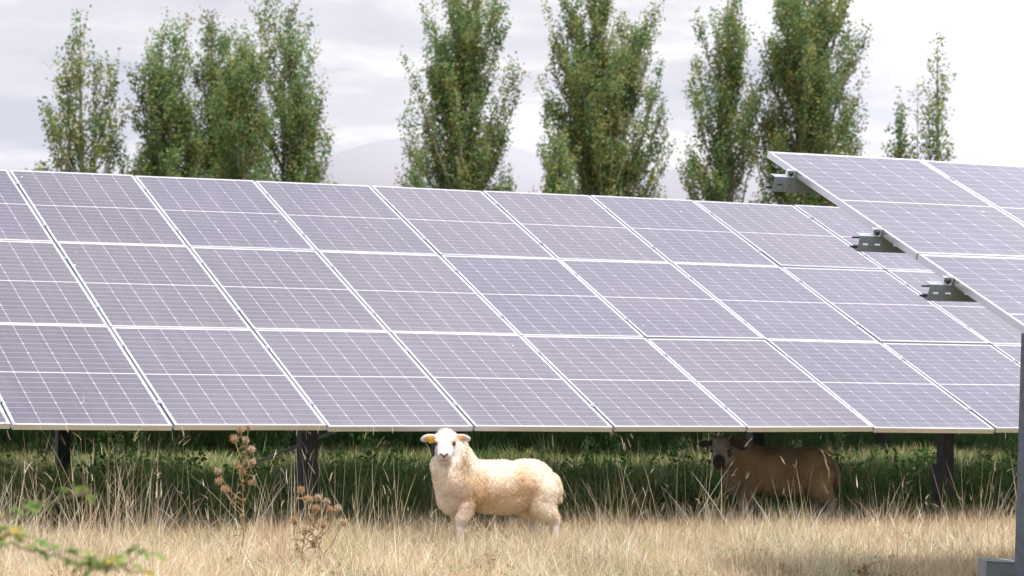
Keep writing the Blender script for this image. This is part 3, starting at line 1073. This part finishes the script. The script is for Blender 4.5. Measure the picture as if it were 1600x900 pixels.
    if variant == 0:
        for (ec, re, s) in ear_sets:
            tg = MB()
            c = ec + re @ Vector((.017, -s * .016, -.004))
            rt = re.to_4x4()
            mt = Matrix.Translation(c) @ rt
            if s < 0:                                       # big tag on the picture's left ear
                tg.box((0, -.016, -.030), (.003, .016, .018), mt)
                tg.box((.0031, -.006, -.006), (.006, .006, .006), mt)
            else:
                tg.box((0, -.009, -.016), (.003, .012, .012), mt)
                tg.box((.0031, -.004, -.004), (.006, .004, .004), mt)
            tg.build('ear_tag', M['tag'], root, bevel=.0012)
    return root


def heading_from(cam_right, cam_fwd):
    v = RT * cam_right + FW * cam_fwd
    return math.atan2(v[1], v[0])


p = at(775, 850, 17.1)
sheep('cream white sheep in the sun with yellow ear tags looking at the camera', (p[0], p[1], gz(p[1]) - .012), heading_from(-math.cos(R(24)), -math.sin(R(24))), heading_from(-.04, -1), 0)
p = at(1216, 825, 19.45)
sheep('brown grubby sheep with dark muzzle standing in the shade under the long table', (p[0], p[1], gz(p[1]) - .012), heading_from(-math.cos(R(9)), -math.sin(R(9))), heading_from(-.22, -1), 1)


# ------------------------------------------------------------------ dried thistles
def thistle(label, base_px, d, heads, seed, twigs=()):
    """heads: list of (px, py, radius) carried on side stems"""
    r = np.random.default_rng(seed)
    b = at(base_px, 800, d)
    b[2] = gz(b[1]) - .03
    root = empty('dried_thistle', tuple(b))
    tag(root, label, 'thistle', 'dried thistles in the dry grass')
    top = max(heads, key=lambda h: -h[1])
    tp = at(top[0], top[1], d) - b
    m = MB()
    main = [tp * t + np.array([.02 * math.sin(7 * t), .02 * math.cos(5 * t), 0]) * (0 < t < 1) for t in np.linspace(0, 1, 9)]
    m.tube(main, [.0050 - .003 * i / 8 for i in range(9)], 6)
    HP = []
    for (px, py, rad) in heads:
        h = at(px, py, d + r.uniform(-.10, .10)) - b
        if (px, py, rad) != top:
            zt = max(.12, h[2] - .10 - .55 * abs(np.dot(h - tp * h[2] / tp[2], RT)))
            s = tp * zt / tp[2]
            mid = s * .45 + h * .55 + np.array([0, 0, -.03])
            m.tube([s, mid, h], [.0036, .003, .0024], 5)
        HP.append((h, rad * .84))
    for k in range(26):                                     # withered spiny leaves
        t = r.uniform(.15, .95)
        s = tp * t
        a = r.uniform(0, 6.28)
        e = np.array([math.cos(a), math.sin(a), r.uniform(-.5, .8)]) * r.uniform(.03, .09)
        m.tube([s, s + e * .6, s + e + np.array([0, 0, -.02])], [.003, .004, .0008], 4)
    m.build('stem', M['stem'], root)
    for h, rad in HP:
        n_ = 190
        dd = r.normal(size=(n_, 3))
        dd[:, 2] += .35
        dd /= np.linalg.norm(dd, axis=1)[:, None]
        w_ = np.cross(dd, r.normal(size=dd.shape))
        w_ /= np.linalg.norm(w_, axis=1)[:, None]
        L = rad * r.uniform(.6, 1.25, (n_, 1))
        V = np.stack([h + dd * rad * .15 - w_ * .0028, h + dd * rad * .15 + w_ * .0028, h + dd * L], 1).reshape(-1, 3)
        fluffy = r.random() < .35
        cc = np.array([(.62, .50, .40), (.55, .36, .22)][0 if fluffy else 1]) * r.normal(1, .18, (n_, 1))
        core = MB().ell(h + np.array([0, 0, -rad * .12]), (rad * .55, rad * .55, rad * .6), nu=9, nv=6)
        hd_ = np_mesh('seed_head', V, np.arange(n_ * 3).reshape(-1, 3), M['grass'], np.repeat(np.clip(cc, .03, .9), 3, 0), root)
        core.build('bud', M['stem'], hd_, smooth=True)


thistle('tallest dried thistle, its top crossing the lower edge of the panels', 372, 15.6, [(375, 672, .032), (388, 668, .026), (366, 686, .040), (384, 688, .03), (393, 702, .034), (395, 722, .032), (372, 728, .030), (340, 736, .032), (378, 738, .036), (342, 752, .036), (392, 754, .028), (352, 764, .036)], 3)
thistle('bushy dried thistle with pale fluffy heads right of the tall thistle', 512, 15.3, [(482, 780, .038), (497, 778, .034), (510, 784, .034), (494, 794, .036), (516, 796, .032), (528, 794, .034), (460, 814, .038), (505, 820, .036), (536, 816, .036), (490, 850, .03), (470, 766, .036)], 4)
thistle('thin dried thistle leaning close beside the bushy one, few heads', 478, 15.35, [(458, 812, .03), (466, 856, .03), (476, 832, .028)], 8)
thistle('low dried thistle with white down in front of the cream sheep', 752, 15.4, [(745, 884, .044), (760, 868, .030), (766, 880, .030)], 5)
thistle('low dried thistle near the bottom edge below the brown sheep', 1226, 15.5, [(1222, 884, .034), (1234, 892, .03)], 6)
thistle('lone low dried thistle in grass toward the slab', 1352, 15.5, [(1352, 886, .034), (1342, 893, .028)], 9)


# ------------------------------------------------------------------ bramble shoots at the lower left
def bramble(label, d, path, seed, leaf_n, size=.034):
    r = np.random.default_rng(seed)
    pts = [at(px, py, d + dd) for px, py, dd in path]
    root = empty('bramble_shoot', tuple(pts[0]))
    tag(root, label, 'bramble', 'bramble shoots at the lower left')
    b = pts[0]
    pts = [p - b for p in pts]
    dense = []
    for i in range(len(pts) - 1):
        for t in np.linspace(0, 1, 6, endpoint=False):
            dense.append(pts[i] * (1 - t) + pts[i + 1] * t + r.normal(0, .003, 3))
    dense.append(pts[-1])
    m = MB()
    m.tube(dense, [.0042 - .0026 * i / len(dense) for i in range(len(dense))], 6)
    V, F, C = [], [], []
    o = 0
    for k in range(leaf_n):
        s = dense[int(r.integers(4, len(dense)))]
        a = r.uniform(0, 6.28)
        e = np.array([math.cos(a) * .8, math.sin(a) * .8, r.uniform(-.1, .7)]) * r.uniform(.02, .05)
        m.tube([s, s + e], [.0014, .001], 4, cap=False)
        tone = r.uniform(.8, 1.3)
        c = np.array([(.17, .27, .07), (.25, .34, .09), (.42, .34, .08)][r.choice(3, p=[.6, .32, .08])]) * tone
        for q in range(3):                                  # three leaflets, folded along the midrib
            a2 = a + (q - 1) * 1.0
            dv = np.array([math.cos(a2), math.sin(a2), r.uniform(-1.0, .8)])
            dv /= np.linalg.norm(dv)
            sd = np.cross(dv, [0, 0, 1.0])
            sd /= np.linalg.norm(sd)
            L = size * r.uniform(.7, 1.1)
            p0 = s + e
            up = np.array([0, 0, .18 * L])
            rows = [(0, .0), (.2, .30), (.45, .38), (.75, .24), (1.0, 0.0)]
            for (t, w) in rows:
                dp = np.array([0, 0, -.15 * L * t * t])
                V += [p0 + dv * L * t - sd * w * L + up * w * 1.5 + dp, p0 + dv * L * t + dp, p0 + dv * L * t + sd * w * L + up * w * 1.5 + dp]
            for j in range(4):
                F += [(o + 3 * j, o + 3 * j + 1, o + 3 * j + 4, o + 3 * j + 3), (o + 3 * j + 1, o + 3 * j + 2, o + 3 * j + 5, o + 3 * j + 4)]
            o += 15
            C += [c] * 15
    m.build('stem', M['bstem'], root)
    np_mesh('leaves', np.array(V), np.array(F), M['leaf'], np.array(C), root)


bramble('bramble shoot arching highest, its tip pointing right among tall stalks', 6.1, [(-150, 1250, 0), (-120, 950, 0), (-60, 840, 0), (10, 806, .1), (70, 785, .15), (145, 766, .2)], 1, 26)
bramble('low bramble shoot creeping right along the bottom edge', 5.9, [(-160, 1300, 0), (-110, 960, 0), (-40, 862, 0), (20, 852, .1), (80, 868, .2), (140, 882, .2), (190, 884, .3), (228, 858, .3)], 2, 30, .030)
bramble('short leafy bramble shoot at the very corner', 5.8, [(-120, 1300, 0), (-90, 1000, 0), (-60, 900, 0), (-25, 850, 0), (15, 832, 0), (40, 846, .1)], 3, 40, .034)
bramble('bramble shoot hugging the bottom edge, leaves just cut by it', 5.8, [(60, 1320, 0), (90, 1050, 0), (110, 930, 0), (135, 892, .1), (170, 888, .1), (215, 893, .1)], 4, 22, .030)

# ------------------------------------------------------------------ light
SUN_EL, SUN_AZ = R(67), R(2)                               # azimuth of the sun off due -Y, minus is towards -X
sd = Vector((math.sin(SUN_AZ) * math.cos(SUN_EL), -math.cos(SUN_AZ) * math.cos(SUN_EL), math.sin(SUN_EL)))
sun = bpy.data.lights.new('sun', 'SUN')
sun.energy = 4.2
sun.angle = R(0.6)
sun.color = (1.0, 0.94, 0.86)
so = bpy.data.objects.new('sun', sun)
so.rotation_euler = (-sd).to_track_quat('-Z', 'Y').to_euler()
col.objects.link(so)

w = bpy.data.worlds.new('World')
scene.world = w
w.use_nodes = True
nt = w.node_tree
for n_ in list(nt.nodes):
    nt.nodes.remove(n_)
out = nt.nodes.new('ShaderNodeOutputWorld')
bg = N(nt, 'ShaderNodeBackground', Strength=0.085)
sky = nt.nodes.new('ShaderNodeTexSky')
sky.sky_type = 'NISHITA'
sky.sun_disc = False
sky.sun_elevation = SUN_EL
sky.sun_rotation = math.atan2(sd.x, sd.y)
tc = N(nt, 'ShaderNodeTexCoord')
sp = N(nt, 'ShaderNodeSeparateXYZ')
nt.links.new(tc.outputs['Generated'], sp.inputs[0])
zz = math_node(nt, 'ADD', math_node(nt, 'MAXIMUM', sp.outputs[2], 0.0), 0.10)
cb = N(nt, 'ShaderNodeCombineXYZ')
nt.links.new(math_node(nt, 'DIVIDE', sp.outputs[0], zz), cb.inputs[0])
nt.links.new(math_node(nt, 'DIVIDE', sp.outputs[1], zz), cb.inputs[1])
n1 = N(nt, 'ShaderNodeTexNoise', Scale=1.5, Detail=9.0, Roughness=0.58, Distortion=0.4)
nt.links.new(cb.outputs[0], n1.inputs['Vector'])
cr = nt.nodes.new('ShaderNodeValToRGB')
cr.color_ramp.interpolation = 'EASE'
e = cr.color_ramp.elements
e[0].position, e[0].color = 0.38, (6.8, 6.85, 7.9, 1)
e[1].position, e[1].color = 0.60, (10.2, 10.1, 10.3, 1)
em = cr.color_ramp.elements.new(0.48)
em.color = (8.1, 8.05, 8.85, 1)
nt.links.new(n1.outputs[0], cr.inputs[0])
n2 = N(nt, 'ShaderNodeTexNoise', Scale=0.7, Detail=4.0)
nt.links.new(cb.outputs[0], n2.inputs['Vector'])
cover = N(nt, 'ShaderNodeMapRange')
cover.inputs[1].default_value = 0.25
cover.inputs[2].default_value = 0.40
nt.links.new(n2.outputs[0], cover.inputs[0])
dt = nt.nodes.new('ShaderNodeVectorMath')
dt.operation = 'DOT_PRODUCT'
nt.links.new(tc.outputs['Generated'], dt.inputs[0])
dt.inputs[1].default_value = Vector((0.88, 0.10, 0.46)).normalized()
glow = N(nt, 'ShaderNodeMapRange')  # brighter sky off to the right, added for the panels to mirror
glow.inputs[1].default_value, glow.inputs[2].default_value = 0.56, 1.0
glow.inputs[3].default_value, glow.inputs[4].default_value = 0.97, 2.4
nt.links.new(dt.outputs['Value'], glow.inputs[0])
bright = nt.nodes.new('ShaderNodeVectorMath')
bright.operation = 'SCALE'
nt.links.new(cr.outputs[0], bright.inputs[0])
hz = N(nt, 'ShaderNodeMapRange')
hz.inputs[1].default_value, hz.inputs[2].default_value = 0.085, 0.15
hz.inputs[3].default_value, hz.inputs[4].default_value = 1.14, 1.0
nt.links.new(sp.outputs[2], hz.inputs[0])
nt.links.new(math_node(nt, 'MULTIPLY', glow.outputs[0], hz.outputs[0]), bright.inputs['Scale'])
cov = math_node(nt, 'MAXIMUM', cover.outputs[0], 0.86)
nt.links.new(mix_col(nt, cov, sky.outputs[0], bright.outputs[0]), bg.inputs['Color'])
nt.links.new(bg.outputs[0], out.inputs[0])

# ------------------------------------------------------------------ camera
cam = bpy.data.cameras.new('camera')
cam.sensor_width = 36
cam.lens = FPX / 1600 * 36
cam.shift_y = SHIFT / 1600
cam.clip_start, cam.clip_end = 0.1, 6000
cam.dof.use_dof = True
cam.dof.focus_distance = 17.0
cam.dof.aperture_fstop = 5.0
co_ = bpy.data.objects.new('camera', cam)
co_.rotation_euler = (R(90), 0, -YAW)
col.objects.link(co_)
scene.camera = co_

vs = scene.view_settings
vs.view_transform = 'Standard'
vs.look = 'None'
vs.exposure = 0.28
vs.gamma = 1
vs.use_curve_mapping = False
scene.cycles.max_bounces = 6
scene.cycles.use_denoising = True
